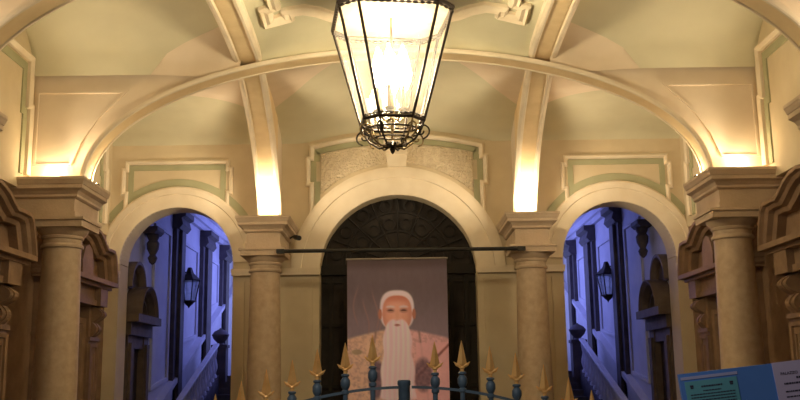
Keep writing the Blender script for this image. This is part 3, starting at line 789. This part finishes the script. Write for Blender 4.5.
# bulb cluster
m = MB(); m.tube([(LX, LY, ZB-.22), (LX, LY, ZT+.1)], .016, 8); m.build('stem', BRASS, lan)
for k in range(6):
    a = 2*PI*k/6+.35; x, y = LX+.17*math.cos(a), LY+.17*math.sin(a)
    m = MB(); m.tube([(LX, LY, ZB+.08), (LX+.09*math.cos(a), LY+.09*math.sin(a), ZB+.03), (x, y, ZB+.12)], .012, 6)
    m.lathe([(.01, .10), (.055, .13), (.06, .145), (.02, .15), (.022, .42)], (x, y, ZB), 12); ca = m.build('candle_arm', BRASS, lan, True)
    m = MB(); m.lathe([(.022, .42), (.03, .45), (.07, .54), (.078, .62), (.05, .78), (.008, .92)], (x, y, ZB), 12); m.build('bulb', BULB, ca, True)
l = bpy.data.lights.new('lantern_lamp', 'POINT'); l.energy = 330; l.color = (1, .82, .54); l.shadow_soft_size = .16
o = bpy.data.objects.new('lantern_lamp', l); COL.objects.link(o); o.location = (LX, LY, ZB+.62); o.parent = lan; o.matrix_parent_inverse = Matrix.Translation(lan.location).inverted()

# ------------------------------------------------------------------ gate with gilded spear finials
GY = 5.0
tips = {-1: [(-.141, 1.835), (-.284, 1.797), (-.431, 1.768), (-.562, 1.712), (-.697, 1.665), (-.827, 1.608), (-.961, 1.543)],
        1: [(.185, 1.797), (.327, 1.800), (.474, 1.768), (.609, 1.732), (.754, 1.669), (.882, 1.603), (.999, 1.535)]}
def railz(x): x -= .022; return 1.563-(2.14-math.sqrt(2.14**2-min(x*x, 1.6)))
for s, side in ((-1, 'with the lock post'), (1, 'nearer the blue notice board')):
    g = thing('gate_leaf', 'blue green iron gate leaf with gilded spear finials, ' + side, 'gate', (s*.55, GY, 0), 'entrance gate leaves')
    xs = [.022+s*((.04 if s > 0 else .01)+i*.06) for i in range(19)]
    m = MB(); m.sweep([(x, railz(x)) for x in (xs if s > 0 else xs[::-1])], [(-.007, -.012), (-.007, .012), (.007, .012), (.007, -.012)], lambda a, b, w: (a, GY+w, b)); m.build('arched_rail', TEAL, g)
    for z in (.12, .75):
        m = MB(); a, b = sorted((.022+s*(.04 if s > 0 else .01), s*1.12)); m.box((a, GY-.02, z-.02), (b, GY+.02, z+.02)); m.build('rail', TEAL, g)
    m = MB(); a, b = sorted((s*1.10, s*1.15)); m.box((a, GY-.03, 0), (b, GY+.03, railz(1.12))); m.build('hinge_stile', TEAL, g)
    if s < 0:
        m = MB(); m.lathe([(.030, .02), (.030, 1.57), (.034, 1.575), (.034, 1.595), (.028, 1.60)], (.022, GY-.005, 0), 16); m.build('lock_post', TEAL, g, True, 40)
    for x, zt in tips[s]:
        zb = zt-.238
        m = MB(); m.tube([(x, GY, .10), (x, GY, zb)], .013, 8)
        br = m.build('bar', TEAL, g, True)
        m = MB(); m.lathe([(.014, -.03), (.02, -.025), (.02, -.012), (.013, -.005), (.020, .005), (.025, .018), (.025, .042), (.019, .052), (.013, .06), (.021, .065), (.021, .074), (.010, .078)], (x, GY, zb-.0), 14); m.build('collar', TEAL, br, True, 40)
        m = MB(); m.lathe([(.011, .07), (.010, .09), (.015, .096), (.011, .104)], (x, GY, zb), 10)
        # four sided spear with turned up barbs
        rings = []
        for w, dd, z in ((.008, .008, .098), (.030, .016, .114), (.025, .017, .122), (.017, .013, .165), (.009, .007, .205), (.001, .001, .238)):
            rings.append([(x-w, GY, zb+z), (x, GY-dd, zb+z), (x+w, GY, zb+z), (x, GY+dd, zb+z)])
        m.loops(rings)
        for k in (-1, 1):
            m.tube([(x+k*.006, GY, zb+.103), (x+k*.028, GY, zb+.113), (x+k*.043, GY, zb+.128)], [.010, .009, .001], 6)
        m.build('spear_finial', GILT, br)

# ------------------------------------------------------------------ notice board
SG = thing('notice_board', 'tilted blue notice board with teal and lilac notices', 'notice board', (1.5, 4.0, 0))
th = math.radians(5.8); o3 = Vector((1.166, 4.0, 1.606))
ax, az = Vector((math.cos(th), 0, math.sin(th))), Vector((math.sin(th)*1.15, 0, -math.cos(th)))
sg = lambda a, b, w: o3+ax*a+az*b+Vector((0, -w, 0))
def pan(name, a0, a1, b0, b1, w0, w1, m_): 
    m = MB(); m.prism([(a0, b0), (a1, b0), (a1, b1), (a0, b1)], sg, w0, w1); return m.build(name, m_, SG)
pan('board', 0, .84, 0, .85, -.02, 0, SBLUE)
pan('strip', .006, .245, .014, .026, 0, .002, SSTRIP)
pan('teal_notice', .018, .238, .034, .40, 0, .003, STEAL)
pan('lilac_notice', .395, .83, -.002, .60, 0, .004, SLIL)
for a in (.055, .75):
    m = MB(); p = o3+ax*a; m.box((p.x-.02, 4.02, 0), (p.x+.02, 4.05, 1.5)); m.build('leg', IRON, SG)
m = MB()
for a in (.038, .205):
    m.prism([(a, .050), (a+.014, .050), (a+.014, .058), (a, .058)], sg, .002, .0045)
    m.prism([(a+.001, .060), (a+.013, .060), (a+.013, .064), (a+.001, .064)], sg, .002, .0045)
m.build('corner_symbol', INK, SG)
def strokes(name, rows, w):
    m = MB(); rnd = random.Random(3)
    for a0, a1, b, h in rows:
        a = a0
        while a < a1:
            q_ = rnd.uniform(.004, .013); e = min(a+q_, a1)
            m.prism([(a, b), (e, b), (e, b+h), (a, b+h)], sg, w-.001, w+.0008); a = e+.0025
    m.build(name, INK, SG)
strokes('notice_lines', [(.085, .175, .056, .006), (.09, .165, .075, .004)] + [(.035, .222, .088+.012*k, .004) for k in range(20)], .0035)
strokes('lilac_lines', [(.507, .62, .040, .009), (.485, .60, .063, .008), (.43, .60, .085, .007), (.43, .60, .118, .006)] + [(.43, .78, .14+.02*k, .005) for k in range(14)], .0045)
def text(body, a, b, size, name):
    cu = bpy.data.curves.new('txt', 'FONT'); cu.body = body; cu.size = size; cu.extrude = .0006
    ob = bpy.data.objects.new('txt', cu); COL.objects.link(ob)
    bpy.context.view_layer.update()
    me = bpy.data.meshes.new_from_object(ob.evaluated_get(bpy.context.evaluated_depsgraph_get()))
    bpy.data.objects.remove(ob)
    for v in me.vertices: v.co = sg(a+v.co.x, b-v.co.y, .0046+v.co.z)
    me.materials.clear(); me.materials.append(INK)
    ob = bpy.data.objects.new(name, me); COL.objects.link(ob); ob.parent = SG; ob.matrix_parent_inverse = Matrix.Translation(SG.location).inverted()
text('PALAZZO', .422, .052, .0165, 'lettering')

# ------------------------------------------------------------------ lights
def area(name, loc, aim, e, col, sx, sy):
    l = bpy.data.lights.new(name, 'AREA'); l.energy = e; l.color = col; l.shape = 'RECTANGLE'; l.size = sx; l.size_y = sy
    o = bpy.data.objects.new(name, l); COL.objects.link(o); o.location = loc
    o.rotation_euler = (Vector(aim)-Vector(loc)).to_track_quat('-Z', 'Y').to_euler(); return o
for s in (-1, 1):
    area('stairwell_daylight', (s*2.3, 24, 4.6), (s*5.2, 23.4, 3.6), 165, (.23, .275, 1), 8, 2.6)
    area('stairwell_skylight', (s*3.7, 23, 7.1), (s*4.2, 22, 0), 34, (.25, .3, 1), 2.4, 8)
# unseen fill light, added to brighten the gate finials and notice board
area('gate_fill_light', (-.6, 2.6, 3.3), (0.3, 5, 1.5), 20, (1, .93, .84), 1.2, .6)
w = bpy.data.worlds.new('World'); scene.world = w; w.use_nodes = True
w.node_tree.nodes['Background'].inputs[0].default_value = (.9, .75, .55, 1); w.node_tree.nodes['Background'].inputs[1].default_value = .035

# ------------------------------------------------------------------ camera
F, TILT, ROLL, YAW = 940., math.atan(180/940.), .0145, -.003
fw = Vector((math.sin(-YAW)*math.cos(TILT), math.cos(YAW)*math.cos(TILT), math.sin(TILT)))
r = fw.cross(Vector((0, 0, 1))).normalized(); u = r.cross(fw)
c_, s_ = math.cos(ROLL), math.sin(ROLL)
r2, u2 = c_*r-s_*u, s_*r+c_*u
cam = bpy.data.cameras.new('camera'); co = bpy.data.objects.new('camera', cam); COL.objects.link(co)
cam.sensor_width = 36; cam.lens = 36*F/800; cam.sensor_fit = 'HORIZONTAL'; cam.clip_start = .05
M = Matrix((r2, u2, -fw)).transposed().to_4x4(); M.translation = (0, 0, 1.6)
co.matrix_world = M
scene.camera = co
vs_ = scene.view_settings
vs_.view_transform = 'Standard'; vs_.look = 'None'; vs_.gamma = 1; vs_.use_curve_mapping = False; vs_.exposure = 0.56
